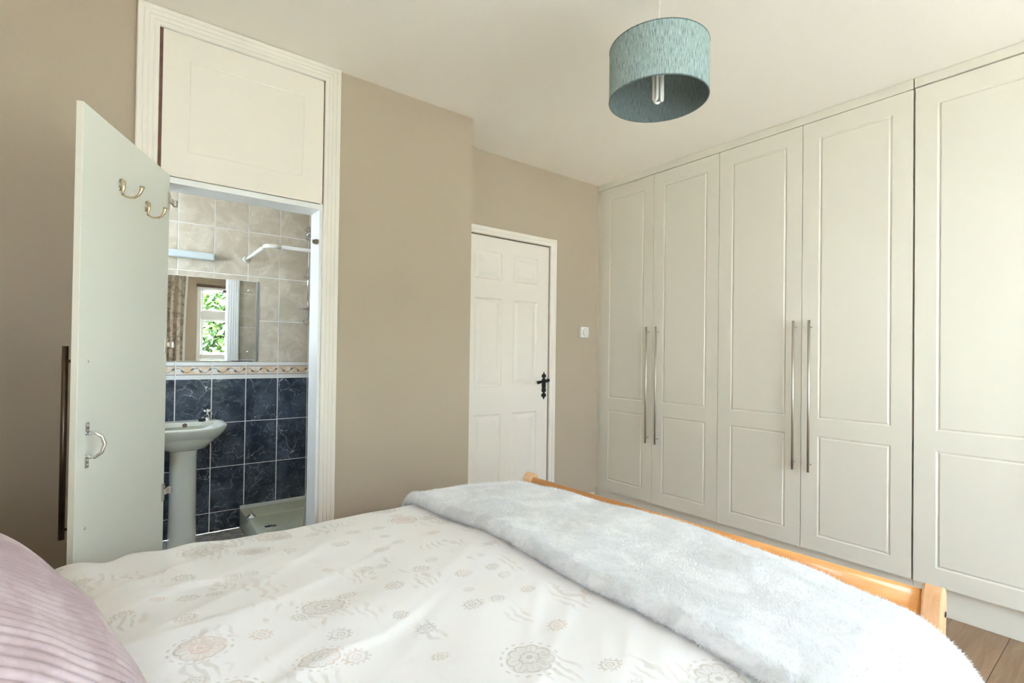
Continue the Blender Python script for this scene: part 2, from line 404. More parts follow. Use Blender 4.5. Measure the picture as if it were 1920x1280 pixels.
def slab(mb, T, W, H, t, xs, zs, cells, rings):
    """door leaf in local x 0..W, z 0..H, front at y=0 facing -y, thickness t; grid lines xs, zs; cells = panel cells; rings = (inset, depth)"""
    X_ = [0]+xs+[W]; Z_ = [0]+zs+[H]; vs = []; fs = []
    def q(a): n = len(vs); vs.extend(a); fs.append(tuple(range(n, n+4)))
    for i in range(len(X_)-1):
        for j in range(len(Z_)-1):
            a, b, c, d = X_[i], X_[i+1], Z_[j], Z_[j+1]
            if (i, j) in cells:
                pr = (0, 0)
                for ins, dep in rings:
                    o, p = pr
                    R0 = [(a+o, p, c+o), (b-o, p, c+o), (b-o, p, d-o), (a+o, p, d-o)]
                    R1 = [(a+ins, dep, c+ins), (b-ins, dep, c+ins), (b-ins, dep, d-ins), (a+ins, dep, d-ins)]
                    for k in range(4): q([R0[k], R0[(k+1) % 4], R1[(k+1) % 4], R1[k]])
                    pr = (ins, dep)
                o, p = pr; q([(a+o, p, c+o), (b-o, p, c+o), (b-o, p, d-o), (a+o, p, d-o)])
            else: q([(a, 0, c), (b, 0, c), (b, 0, d), (a, 0, d)])
    e = .0015
    q([(0, t, 0), (0, t, H), (W, t, H), (W, t, 0)])
    q([(0, 0, 0), (0, 0, H), (0, t, H), (0, t, 0)]); q([(W, 0, 0), (W, t, 0), (W, t, H), (W, 0, H)])
    q([(0, 0, H), (W, 0, H), (W, t, H), (0, t, H)]); q([(0, 0, 0), (0, t, 0), (W, t, 0), (W, 0, 0)])
    bm = bmesh.new()
    for p in vs: bm.verts.new(p)
    bm.verts.ensure_lookup_table()
    for a in fs: bm.faces.new([bm.verts[i] for i in a])
    bmesh.ops.remove_doubles(bm, verts=bm.verts, dist=1e-5)
    return mb.bm(bm, False, T)

ZC = 2.546; YB = -.3046; YR = .0373; XL = -3.60; XR = .62; XP = -1.4229
YT = 1.06; XBR = -1.62; XBL = -3.40
# ================================================================ SETTING
floor = obj('floor', MB().box(XL, XR, YW, YR+.1, -.03, -.012), 'plain', kind='structure')
k = 0; y = -4.4605; row = 0
while y < YR:
    off = (0, .75, 1.1, .15)[row % 4]; xx = XL - off
    while xx < XR and min(y+.1925, YR) - max(y, YW) > .01:
        a, b = max(xx, XL), min(xx+1.29, XR)
        if b-a > .02:
            mb = MB().box(a+.0007, b-.0007, max(y, YW)+.0007, min(y+.1925, YR)-.0007, -.012, 0, .0009)
            c = center(mb)
            obj('plank', mb, 'oak', floor, c)
        xx += 1.29
    y += .1925 if row != 0 else .1925-.0; row += 1
obj('ceiling', MB().box(XL-.1, XR+.1, YW-.2, 1.25, ZC, ZC+.1), 'ceiling', kind='structure')
obj('wall_left', MB().box(XL-.1, XL, YW-.2, YB, 0, ZC), 'taupe', kind='structure')
obj('wall_right', MB().box(XR, XR+.1, YW-.2, YR+.1, 0, ZC), 'taupe', kind='structure')
WX0, WX1, WZ0, WZ1 = -2.10, -.20, .36, 2.195
VX0, VX1 = -3.50, -2.80  # unseen second opening, added to let in more daylight
obj('wall_rear', wall_y(MB(), XL-.1, XR, YW-.2, YW, 0, ZC, [(VX0, VX1, WZ0, WZ1), (WX0, WX1, WZ0, WZ1)]), 'taupe', kind='structure')
OX0, OX1, OZ = -2.906, -2.262, 2.4725        # opening with overhead cupboard and bathroom door
mb = wall_y(MB(), XL-.1, XP, YB, YB+.105, 0, ZC, [(OX0, OX1, 0, OZ)])
mb.box(XBR, XP, YB+.105, 1.25, 0, ZC)
obj('wall_front', mb, 'taupe', kind='structure')
DX0, DX1, DZ = -1.272, -.506, 1.988
obj('wall_recess', wall_y(MB(), XP, XR, YR, YR+.1, 0, ZC, [(DX0, DX1, 0, DZ)]), 'taupe', kind='structure')
# skirting boards
prof = [(0, 0), (.014, 0), (.014, .085), (.008, .1), (0, .1)]
def skirting(name, p, d):
    (xa, ya), (xb, yb) = p; nx, ny = d
    n = len(prof); vs = [(px+nx*a, py+ny*a, z) for px, py in p for a, z in prof]
    fs = [(i, (i+1) % n, n+(i+1) % n, n+i) for i in range(n)] + [tuple(range(n)), tuple(range(n, 2*n))[::-1]]
    obj(name, MB().add(vs, fs), 'white', kind='structure')
skirting('baseboard_front', ((-2.185, YB), (XP, YB)), (0, -1))
skirting('baseboard_recess', ((-.45, YR), (-.01, YR)), (0, -1))
skirting('baseboard_left', ((XL, YW), (XL, YB)), (1, 0))
skirting('baseboard_rear', ((XL+.02, YW), (0, YW)), (0, 1))

# bathroom shell: tiled
zrow = [1.9965, 1.6955, 1.395, 1.108]; zblue = [.998, .712, .4215, .128]
def tiled_wall(name, fn, cols, zextra, T_, label=None):
    """fn(mb,a,b,z0,z1,d0,d1): adds a box spanning a..b along wall; tiles proud of grout by 4 mm"""
    base = MB(); fn(base, cols[0], cols[-1], 0, ZC, 0, .03)
    o = obj(name, base, 'grout', kind='structure')
    g = .0030
    rows = [(2.2975, ZC, 'stone'), (1.9965, 2.2975, 'stone'), (1.6955, 1.9965, 'stone'), (1.395, 1.6955, 'stone'), (1.108, 1.395, 'stone'),
            (1.006, 1.108, 'border'), (.712, 1.002, 'blue'), (.4215, .712, 'blue'), (.128, .4215, 'blue'), (0, .128, 'blue')]
    for a, b in zip(cols[:-1], cols[1:]):
        for z0, z1, mt in rows:
            mb = MB(); fn(mb, a+g, b-g, z0+g*.8, z1-g*.8, -.0030, 0.001)
            obj('border_tile' if mt == 'border' else 'tile', mb, mt, o, center(mb))
    return o
xs = [XBL] + [-3.337+.2*i for i in range(9)] + [XBR]
xs = [v for v in xs if v <= XBR]
if xs[-1]-xs[-2] < .03: xs.pop(-2)
tiled_wall('wall_bathroom_back', lambda mb, a, b, z0, z1, d0, d1: mb.box(a, b, YT+d0, YT+d1, z0, z1, .0012 if d0 < 0 else 0), xs, 0, None)
tiled_wall('wall_bathroom_inner', lambda mb, a, b, z0, z1, d0, d1: mb.box(a, b, YB+.135-d0, YB+.135-d1, z0, z1, .0012 if d0 < 0 else 0),
           [-2.188, -2.0, -1.8, XBR], 0, None)
mb = MB().box(XBR-.03, XBR, YB+.105, YT, 0, ZC); obj('wall_bathroom_right', mb, 'stone', kind='structure')
mb = MB()
for y0, y1, z0, z1 in ((YB+.105, .15, 0, ZC), (.75, YT+.03, 0, ZC), (.15, .75, 0, 1.35), (.15, .75, 2.05, ZC)): mb.box(XBL-.1, XBL, y0, y1, z0, z1)
obj('wall_bathroom_left', mb, 'stone', kind='structure')
bw = thing('window_2', None, None, (XBL-.07, .45, 1.65), kind='structure')
mb = MB()
for y0, y1, z0, z1 in ((.15, .75, 1.35, 1.40), (.15, .75, 2.0, 2.05), (.15, .20, 1.40, 2.0), (.70, .75, 1.40, 2.0)): mb.box(XBL-.09, XBL-.04, y0, y1, z0, z1, .004)
obj('window_frame', mb, 'upvc', bw, (XBL-.07, .45, 1.65))
obj('pane', MB().box(XBL-.067, XBL-.063, .20, .70, 1.40, 2.0), 'pane', bw, (XBL-.065, .45, 1.65))
obj('bathroom_ceiling', MB().box(XBL-.1, XBR, YB+.1, 1.25, 2.40, 2.44), 'ceiling', kind='structure').name = 'ceiling_bathroom'
bf = obj('floor_bathroom', MB().box(XBL-.1, XBR, YR-.24, YT+.1, -.02, -.006), 'grout', kind='structure')
for i in range(6):
    for j in range(4):
        a = XBL+.3*i; b0 = YB+.105+.33*j
        mb = MB().box(a+.001, min(a+.3, XBR)-.001, b0+.001, min(b0+.33, YT)-.001, -.006, 0, .0008)
        obj('floor_tile', mb, 'lino', bf, center(mb))
obj('threshold', MB().box(OX0, OX1, YB-.002, YB+.105, -.02, .004), 'liner', kind='structure').name = 'trim_3'

# bathroom opening: fluted architrave, lining, head rail
FL = [(0, 0), (0, .010), (.003, .013), (.014, .0135), (.017, .0118), (.021, .0150), (.031, .0155), (.034, .0138), (.038, .0170), (.048, .0175),
      (.051, .0158), (.055, .0195), (.068, .020), (.072, .017), (.072, 0)]
t1 = obj('trim_1', frame_sweep(MB(), FL, OX0, OX1, 0, OZ, YB), 'white', kind='structure')
obj('trim_5', frame_sweep(MB(), FL, OX0, OX1, 0, 2.10, YB+.1355, sgn=1), 'liner', kind='structure')
LZ0, LZ1 = 1.861, 1.8866
mb = MB().box(OX0, OX0+.014, YB+.001, YB+.135, 0, OZ).box(OX1-.014, OX1, YB+.001, YB+.135, 0, OZ)
mb.box(OX0, OX1, YB+.001, YB+.135, OZ-.012, OZ).box(OX0+.014, OX1-.014, YB+.001, YB+.135, LZ0, LZ1-.002)
obj('door_lining', mb, 'liner', t1)
mb = MB().box(OX0+.0005, OX0+.012, YB-.0015, YB+.001, LZ1, OZ-.0).box(OX1-.006, OX1-.0005, YB-.0015, YB+.001, LZ1+.002, OZ)
obj('gap_strip', mb, 'gapdark', t1, label='strip coloured dark red-brown for the shaded gap beside the cupboard door')  # strips filling the door gaps, gap shade put into their colour
# overhead cupboard
oc = thing('overhead_cupboard', 'wide ivory panelled cupboard door above the open bathroom doorway', 'cupboard', (-2.58, YB, 2.18))
cx0, cx1, cz0, cz1 = OX0+.012, OX1-.005, LZ1+.001, OZ-.006
mb = slab(MB(), Matrix.Translation((cx0, YB-.006, cz0)), cx1-cx0, cz1-cz0, .018, [.085, cx1-cx0-.085], [.105, cz1-cz0-.095], {(1, 1)},
          [(.003, .0006), (.006, .0018), (.009, .0006), (.011, 0)])
obj('door', mb, 'cupboard', oc)
obj('carcass', MB().box(OX0+.02, OX1-.02, YB+.04, YB+.13, LZ1+.004, OZ-.02), 'gapdark', oc)
# white six-panel door
d1 = thing('door_1', 'white six-panel door with a black iron lever handle in the recess', 'door', (-.889, YR+.01, 0), kind='structure')
dw, dh = .758, 1.981
xs_ = [.107, .328, .430, .651]; zs_ = [.21, .775, .962, 1.562, 1.690, 1.878]
cells = {(i, j) for i in (1, 3) for j in (1, 3, 5)}
mb = slab(MB(), Matrix.Translation((-1.268, YR+.008, .004)), dw, dh-.004, .036, xs_, zs_, cells,
          [(.004, .004), (.012, .008), (.020, .008), (.040, .002), (.044, .001)])
obj('door_leaf', mb, 'white', d1)
PR2 = [(0, 0), (0, .012), (.006, .016), (.022, .016), (.027, .020), (.046, .022), (.052, .018), (.054, 0)]
obj('trim_2', frame_sweep(MB(), PR2, DX0, DX1, 0, DZ, YR), 'white', kind='structure')
mb = MB().box(DX0-.03, DX1+.03, YR+.046, YR+.06, 0, DZ+.03)
obj('trim_4', mb, 'liner', kind='structure')
# handle
hx, hz, hy = -.548, .962, YR+.008
outl = [(0, .100), (.006, .085), (.018, .078), (.020, .062), (.012, .060), (.008, .056), (.010, .048), (.019, .044), (.018, .020), (.019, -.005),
        (.016, -.018), (.020, -.030), (.020, -.044), (.010, -.050), (.008, -.056), (.012, -.060), (.021, -.062), (.022, -.078), (.010, -.086), (0, -.102)]
poly = [(hx+a, hz+b) for a, b in outl] + [(hx-a, hz+b) for a, b in outl[::-1][1:-1]]
dl = obj('door_handle', MB().prism(poly, hy-.005, hy, 'y'), 'iron', d1, (hx, hy, hz), label='black iron fleur-de-lis backplate')
mb = MB().tube([(hx, hy-.004, hz+.033), (hx, hy-.04, hz+.033)], .009)
mb.tube([(hx+.004, hy-.038, hz+.034), (hx-.03, hy-.040, hz+.033), (hx-.065, hy-.038, hz+.028), (hx-.085, hy-.034, hz+.024)], [.011, .009, .010, .013])
mb.tube([(hx, hy-.036, hz+.033), (hx+.030, hy-.022, hz+.036), (hx+.038, hy-.004, hz+.038)], [.010, .010, .012])
obj('lever', mb, 'iron', dl, (hx, hy-.03, hz+.033))

# ================================================================ WARDROBES
WS = [-.0106, -.5056, -1.0073, -1.5062, -2.0066, -2.012, -2.510, -3.010, -3.508, -4.008]
RG = [(.002, .0010), (.006, .0032), (.010, .0032), (.013, .0010), (.0155, 0)]
Rz = Matrix.Rotation(pi/2*-1, 4, 'Z')        # local +x -> world -y, local -y(front) -> world -x
def wardrobe(ya, yb, yc, label, order):
    t = thing('wardrobe', label, 'wardrobe', (.3, (ya+yc)/2, .135), group=None)
    mb = MB().box(.022, .60, ya-.001, ya-.018, .135, 2.495).box(.022, .60, yc+.001, yc+.018, .135, 2.495)
    mb.box(.022, .60, ya-.018, yc+.018, .135, .153).box(.022, .60, ya-.018, yc+.018, 2.477, 2.495).box(.59, .60, ya-.018, yc+.018, .153, 2.477)
    obj('carcass', mb, 'cream', t)
    for (a, b, hs) in ((ya, yb, 1), (yb, yc, 0)):
        if a-b < .2: continue
        W = a-b-.003; H = 2.4932-.1389
        st = .083 if W > .35 else .06
        mb = slab(MB(), Matrix.Translation((0, a-.0015, .1389)) @ Rz, W, H, .019, [st, W-st], [.083, .627, .719, 2.262], {(1, 1), (1, 3)}, RG)
        d = obj('door', mb, 'cream', t, (0, (a+b)/2, 1.3))
        hy_ = b+.030+.0 if hs else a-.052
        mb = MB().tube([(-.035, hy_, .567), (-.035, hy_, 1.397)], .0065, 14)
        for z_ in (.605, 1.360): mb.tube([(-.035, hy_, z_), (0, hy_, z_)], .0042, 10)
        obj('handle', mb, 'nickel', d, (-.03, hy_, .98), label='brushed nickel bar handle')
    return t
wardrobe(WS[0], WS[1], WS[2], 'cream two-door wardrobe with nickel bar handles, farthest, beside the thermostat wall', 0)
wardrobe(WS[2], WS[3], WS[4], 'cream two-door wardrobe with nickel bar handles, in the middle of the run', 1)
wardrobe(WS[5], WS[6], WS[7], 'cream wardrobe nearest the camera, cut off by the right picture edge', 2)
wardrobe(WS[7], WS[8], WS[9], 'cream wardrobe at the rear end of the run, outside the picture', 3)
obj('cornice', MB().box(-.001, .03, WS[4]+.001, YR-.001, 2.497, ZC-.001, .002), 'cream', label='cream cornice strip along the top of the two far wardrobes', cat='cornice')
obj('cornice', MB().box(-.003, .03, WS[4]-.003, YW+.002, 2.499, ZC-.001, .002), 'cream', label='cream cornice strip above the nearest wardrobe at top right', cat='cornice')
obj('plinth', MB().box(.030, .05, WS[4]+.0012, YR-.001, .001, .134), 'cream', label='cream kickboard under the two far wardrobes behind the footboard', cat='plinth')
obj('plinth', MB().box(.031, .05, WS[4]-.0012, YW+.002, .001, .134), 'cream', label='cream kickboard under the nearest wardrobe above the oak floor', cat='plinth')
obj('filler_panel', MB().box(.008, .028, WS[0]+.002, YR-.001, .136, 2.496), 'cream', label='narrow cream filler strip between the far wardrobe and the recess wall', cat='panel')

# ================================================================ OPEN BATHROOM DOOR LEAF
hA = Vector((-2.864, -.322)); hB = Vector((-3.101, -.889)); ld = (hB-hA).normalized()
LWd = (hB-hA).length; ln = Vector((-ld.y, ld.x))
if ln.x > 0: ln = -ln                        # outward face normal (away from the room centre)
TL = Matrix(((-ld.x, ln.x, 0, hB.x), (-ld.y, ln.y, 0, hB.y), (0, 0, 1, .0), (0, 0, 0, 1)))   # local: x from free edge to hinge, y = outward, z up
bd = thing('bathroom_door', 'pale slab door standing open before the bathroom, coat hooks and pull handle on it', 'door', (hA.x, hA.y, .012))
mb = MB().box(0, LWd, 0, .017, .012, 1.8855, .0015, TL)
obj('door_leaf', mb, 'sage', bd)
mb = MB().box(-.0012, .0002, .001, .016, .013, 1.8848, 0, TL); obj('edge_band', mb, 'cream', bd, label='cream edge band')
sb = .050
mb = MB().tube([(sb, .055, .645), (sb, .055, 1.197)], .0075, 14, T=TL)
for z_ in (.673, 1.154): mb.tube([(sb, .055, z_), (sb, .017, z_)], .0045, 10, T=TL)
obj('bar_handle', mb, 'bronze', bd, label='dark metal bar handle on the outer face')
for z_ in (.673, 1.154):
    obj('screw', MB().lathe([(0, .0025), (.003, .0024), (.0045, .001), (.0045, 0)], n=10, T=TL @ Matrix.Translation((sb, 0, z_)) @ Matrix.Rotation(pi/2, 4, 'X')), 'chrome', bd)
# curved pull handle
pm = MB().tube([(.052, -.004, .945), (.052, -.020, .948), (.059, -.034, .935), (.063, -.040, .912), (.059, -.034, .889), (.052, -.020, .876), (.052, -.004, .879)],
               [.006, .0055, .0055, .006, .0055, .0055, .006], T=TL)
for z0, z1 in ((.940, .978), (.846, .884)):
    pm.box(.043, .061, -.003, 0, z0, z1, .0012, TL)
ph = obj('pull_handle', pm, 'chrome', bd, label='chrome bow pull handle')
for z_ in (.969, .955, .869, .855):
    obj('screw', MB().lathe([(0, .0022), (.002, .002), (.0035, 0)], n=8, T=TL @ Matrix.Translation((.052, -.003, z_)) @ Matrix.Rotation(pi/2, 4, 'X')), 'nickel', ph)
# coat hooks: small upright tongue, deep wire bow
for x_, z_ in ((.214, 1.707), (.402, 1.690)):
    T = TL @ Matrix.Translation((x_, 0, z_))
    mb = MB().tube([(0, -.003, .026), (0, -.009, .022), (0, -.011, .005), (.001, -.008, -.014), (.003, -.006, -.018)], [.0065, .007, .0055, .0035, .003], T=T)
    pts = [(.003, -.006, -.018), (.003, -.016, -.0245), (.003, -.028, -.027), (.003, -.040, -.025), (.003, -.050, -.018), (.003, -.057, -.007), (.003, -.060, .004), (.003, -.061, .012)]
    mb.tube(pts, [.003, .0032, .0034, .0036, .004, .0048, .006, .0075], T=T)
    mb.lathe([(0, .004), (.006, .003), (.008, 0)], n=12, T=T @ Matrix.Translation((0, 0, .0)) @ Matrix.Rotation(pi/2, 4, 'X'))
    obj('coat_hook', mb, 'brass', bd, tuple(T.translation), label='brass coat hook')
# hinges
for z_ in (1.779, 1.21, .63):
    T = TL @ Matrix.Translation((LWd-.030, 0, z_))
    mb = MB().box(.004, .026, -.004, 0, -.034, .034, .001, T).box(.012, .052, -.014, -.004, -.010, .010, .002, T)
    mb.tube([(.018, -.006, .022), (.018, -.006, .018)], .004, 8, T=T)
    mb.box(.040, .060, -.020, -.004, -.014, .012, .003, T)
    obj('hinge', mb, 'nickel', bd, tuple(T.translation))
# roller catch on the right jamb
obj('roller_catch', MB().box(OX1-.030, OX1-.0142, YB+.012, YB+.034, 1.700, 1.722, .002).tube([(OX1-.033, YB+.022, 1.703), (OX1-.033, YB+.022, 1.719)], .006, 10), 'bronze',
    label='small dark metal roller catch on the bathroom door jamb', cat='catch', loc=(OX1-.02, YB+.02, 1.71))

# thermostat
T = Matrix.Translation((-.152, YR, 1.366))
th = thing('thermostat', 'small white square thermostat dial on the taupe recess wall beside wardrobe', 'thermostat', (-.152, YR, 1.366))
obj('backplate', MB().box(-.042, .042, -.024, -.0005, -.042, .042, .004, T), 'plastic', th)
obj('dial', MB().lathe([(0, .016), (.026, .016), (.029, .012), (.030, 0)], n=28, T=T @ Matrix.Translation((0, -.024, 0)) @ Matrix.Rotation(pi/2, 4, 'X')), 'plastic', th)

# ================================================================ PENDANT LAMP
PC = Vector((-1.490, -1.629, 0)); PZ0, PZ1, PRad = 2.113, 2.296, .1735
pl = thing('pendant_lamp', 'teal grasscloth drum pendant lamp hanging from the ceiling', 'lamp', (PC.x, PC.y, ZC))
LO = (PC.x, PC.y, (PZ0+PZ1)/2)
n = 96
mb = MB().lathe([(PRad, PZ0), (PRad, PZ1)], PC, n)
sh = obj('lamp_shade', mb, 'shade', pl, LO, recalc=False)
obj('shade_lining', MB().lathe([(PRad-.002, PZ1), (PRad-.002, PZ0)], PC, n), 'shadein', sh, LO, recalc=False)
for z_ in (PZ0, PZ1):
    mb = MB().tube([(PC.x+(PRad-.001)*cos(2*pi*i/64), PC.y+(PRad-.001)*sin(2*pi*i/64), z_) for i in range(65)], .0024, 8, caps=False)
    obj('rim', mb, 'shadein', sh, LO)
mb = MB(); zs = PZ1-.028
mb.tube([(PC.x+.022*cos(2*pi*i/24), PC.y+.022*sin(2*pi*i/24), zs) for i in range(25)], .0018, 6, caps=False)
for i in range(3):
    a = 2*pi*i/3+.3; mb.tube([(PC.x+.022*cos(a), PC.y+.022*sin(a), zs), (PC.x+.12*cos(a), PC.y+.12*sin(a), zs), (PC.x+(PRad-.003)*cos(a), PC.y+(PRad-.003)*sin(a), PZ1-.003)], .0016, 6)
obj('shade_carrier', mb, 'plastic', pl, LO)
obj('cord', MB().tube([(PC.x, PC.y, ZC-.03), (PC.x+.002, PC.y, 2.45), (PC.x, PC.y, zs+.01)], .0022, 8), 'plastic', pl, LO)
obj('ceiling_rose', MB().lathe([(0, ZC-.032), (.014, ZC-.030), (.034, ZC-.012), (.038, ZC-.0005), (0, ZC-.0005)], PC), 'plastic', pl, LO)
mb = MB().lathe([(0, zs+.02), (.012, zs+.018), (.021, zs+.004), (.021, zs-.035), (.018, zs-.036), (0, zs-.036)], PC)
obj('lamp_holder', mb, 'plastic', pl, LO)
mb = MB().lathe([(.0, zs-.030), (.020, zs-.032), (.024, zs-.045), (.024, zs-.062), (.018, zs-.066), (0, zs-.066)], PC)
bu = obj('bulb', mb, 'plastic', pl, LO)
mb = MB()
for i in range(3):
    a = 2*pi*i/3+.9; ca, sa = cos(a), sin(a); R0 = .0135; h0, h1 = zs-.062, zs-.158
    pA = Vector((PC.x+R0*ca-.0085*sa, PC.y+R0*sa+.0085*ca, 0)); pB = Vector((PC.x+R0*ca+.0085*sa, PC.y+R0*sa-.0085*ca, 0))
    pts = [pA+Vector((0, 0, h0)), pA+Vector((0, 0, h1+.008))]
    for j in range(1, 6):
        q = pi*j/6; pts.append((pA+pB)/2 + (pA-pB)/2*cos(q) + Vector((0, 0, h1+.008-.0085*sin(q))))
    pts += [pB+Vector((0, 0, h1+.008)), pB+Vector((0, 0, h0))]
    mb.tube(pts, .0056, 10)
obj('tube', mb, 'bulb', bu, LO)

# ================================================================ BED
BO = Vector((-1.529, -1.713, 0)); TH = .042
TB = Matrix.Translation(BO) @ Matrix.Rotation(TH, 4, 'Z')
bed = thing('bed', 'honey beech double bed frame, low footboard facing the wardrobes', 'bed', tuple(BO))
def bobj(name, mb, m, parent=None, **k):     # bed-local mesh
    me_o = obj(name, mb, m, None, (0, 0, 0), **k)
    if parent is None: me_o.matrix_world = TB
    else: me_o.parent = parent; me_o.matrix_parent_inverse = Matrix.Identity(4); me_o.matrix_local = Matrix.Rotation(TH, 4, 'Z')
    return me_o
# footboard rail: sleigh section in (x,z)
sec = [(-.016, .34), (-.019, .47), (-.016, .55), (-.011, .605), (-.007, .632), (.002, .647), (.015, .645), (.021, .632), (.019, .605), (.011, .55), (.008, .47), (.009, .34)]
bobj('footboard', MB().prism([(a, b) for a, b in sec], -.686, .678, 'y'), 'beech', bed)
me = bed.children[0].data
for p in me.polygons: p.use_smooth = len(p.vertices) == 4
post = [(-.028, 0), (-.028, .44), (-.029, .52), (-.024, .59), (-.013, .637), (-.004, .654), (.010, .662), (.025, .658), (.034, .643), (.036, .625), (.031, .600), (.027, .56), (.031, .50), (.033, .44), (.033, 0)]
for s_ in (-1, 1):
    y0, y1 = (.676, .728) if s_ > 0 else (-.724, -.684)
    mb = MB(); bm = bmesh.new()
    mb0 = MB().prism(post, y0, y1, 'y')
    for p in mb0.v: bm.verts.new(p)
    bm.verts.ensure_lookup_table()
    for q in mb0.f: bm.faces.new([bm.verts[i] for i in q])
    bmesh.ops.recalc_face_normals(bm, faces=bm.faces)
    es = [e for e in bm.edges if len(e.link_faces) == 2 and any(len(g.verts) > 4 for g in e.link_faces)]
    bmesh.ops.bevel(bm, geom=es, offset=.005, segments=2, affect='EDGES', profile=.5)
    mb.bm(bm, False)
    po = bobj('post', mb, 'beechend', bed)
    ye = y0 if s_ < 0 else y1
    bb = MB().lathe([(0, .002), (.0055, .002), (.007, .0005), (.007, -.002)], n=16, T=Matrix.Translation((.012, ye, .602)) @ Matrix.Rotation(pi/2*(1 if s_ < 0 else -1), 4, 'X'))
    b_ = obj('bolt', bb, 'iron'); b_.parent = po
for s_ in (-1, 1):
    y0, y1 = (.690, .714) if s_ > 0 else (-.714, -.690)
    bobj('side_rail', MB().box(-1.93, -.03, y0, y1, .20, .36, .004), 'beech', bed)
bobj('headboard', MB().prism([(a-1.955, b) for a, b in [(-.014, .25), (-.02, .6), (-.035, .80), (-.045, .84), (-.03, .86), (-.010, .85), (.0, .82), (.012, .6), (.014, .25)]], -.68, .68, 'y'), 'beech', bed)
for s_ in (-1, 1):
    y0, y1 = (.676, .728) if s_ > 0 else (-.728, -.676)
    bobj('headboard_post', MB().box(-1.985, -1.925, y0, y1, 0, .84, .006), 'beechend', bed)
for i in range(14):
    xs0 = -1.90+.14*i
    bobj('slat', MB().box(xs0, xs0+.068, -.688, .688, .33, .348, .003), 'beechend', bed)
bobj('mattress', MB().box(-1.92, -.035, -.675, .675, .35, .575, .03), 'mattress', None, label='pale mattress beneath the duvet on the beech bed', cat='mattress')

# cross section of the covered bed: t in 0..1 from far side bottom over top to near side bottom
def section(t, lift):
    """returns y, z, ny, nz"""
    hw = .660; top = .638+lift; R_ = .080; drop = .30
    Lt = 2*hw - 2*.0; arc = R_*pi/2
    RN = .165; arcN = RN*pi/2
    tot = drop + arc + Lt + arcN + drop; s = t*tot
    if s < drop:                                   # far hanging
        z = top - R_ - (drop - s); k = (drop-s)/drop
        return hw+R_-.01*k, z, 1, 0
    s -= drop
    if s < arc:
        a = s/R_; return hw+R_*cos(a), top-R_+R_*sin(a), cos(a), sin(a)
    s -= arc
    if s < Lt:
        y = hw - s; return y, top + .022*(1-(y/hw)**2)**1.2 if abs(y) < hw else top, 0, 1
    s -= Lt
    if s < arcN:
        a = s/RN; return -hw-RN*sin(a), top-RN+RN*cos(a), -sin(a), cos(a)
    s -= arcN; k = s/drop
    return -hw-RN-.26*k**.8, top-RN-s, -.97, .2
XD0, XD1 = -1.60, -.045
def nf(x, y, z, s): return noise.noise(Vector((x*s, y*s, z*s)))
def cover(x, t, off=0., fine=1.):
    y, z, ny, nz_ = section(t, 0)
    # puff and folds
    d = .010*nf(x, y, z, 3.1) + .006*nf(x+5, y, z, 7)
    q = x*.85 + y*.55                                  # diagonal creases
    cr = nf(q*.9, (y*.84-x*.53)*9, z, 1.0)
    d += .0030*fine*(1-abs(cr)*2)**3 if abs(cr) < .5 else 0
    if abs(ny) > .5 and nz_ < .7: d += .014*sin(x*17+2*nf(x, 1, 0, 2))*min(1, max(0, (.58-z)/.2))
    # a few long sharp pulls from the near side
    for cx_, cy_, an_, ln_, am_ in ((-1.35, -.35, .5, .34, .0042), (-1.15, -.1, .42, .4, .0030), (-.95, -.5, .75, .3, .0028), (-1.45, .1, .3, .25, .0032), (-1.0, .25, .55, .3, .0026), (-.8, -.2, .9, .25, .0022), (-1.2, -.45, .62, .3, .003), (-1.3, .35, .2, .25, .003)):
        u_ = (x-cx_)*cos(an_)+(y-cy_)*sin(an_); v_ = -(x-cx_)*sin(an_)+(y-cy_)*cos(an_)+.02*sin(u_*9)
        if abs(u_) < ln_ and off == 0: d += am_*(1-(u_/ln_)**2)*math.exp(-(v_/.011)**2)
    # rumples near the head, far side
    hd = max(0, min(1, (-1.15-x)/.32))
    d += hd*.006*sin((x*.97+y*.25)*46+3*nf(x, y, 0, 4))*max(0, min(1, (y-.1)/.5))
    # foot end: falls inside the footboard
    e = max(0, (min(x, XD1)+.165)/.12); drop_ = .125*e*e if e < 1.2 else .125*1.44
    # corners pull in
    e2 = max(0, (x+.36)/.31); yy = y*(1-.035*min(1, e2)**2)
    shoulder = max(0, (abs(y)-.45)/.30)
    drop_ += .035*min(1, e2)**2*shoulder**2
    d += .018*max(0, min(1, (-.95-x)/.4))
    d += off
    return Vector((x, yy+ny*d, z+nz_*d-drop_))
def duv(i, j):
    x = XD0 + (XD1-XD0)*i
    p = cover(x, .015+.97*j)
    hem = max(0, (XD0+.035-x)/.035)                     # rounded hem at the head end
    p.z -= .03*hem**2
    return p
bobj('duvet', MB().grid(duv, 200, 240), 'duvet', None, label='white and beige floral duvet spread over the bed', cat='duvet')
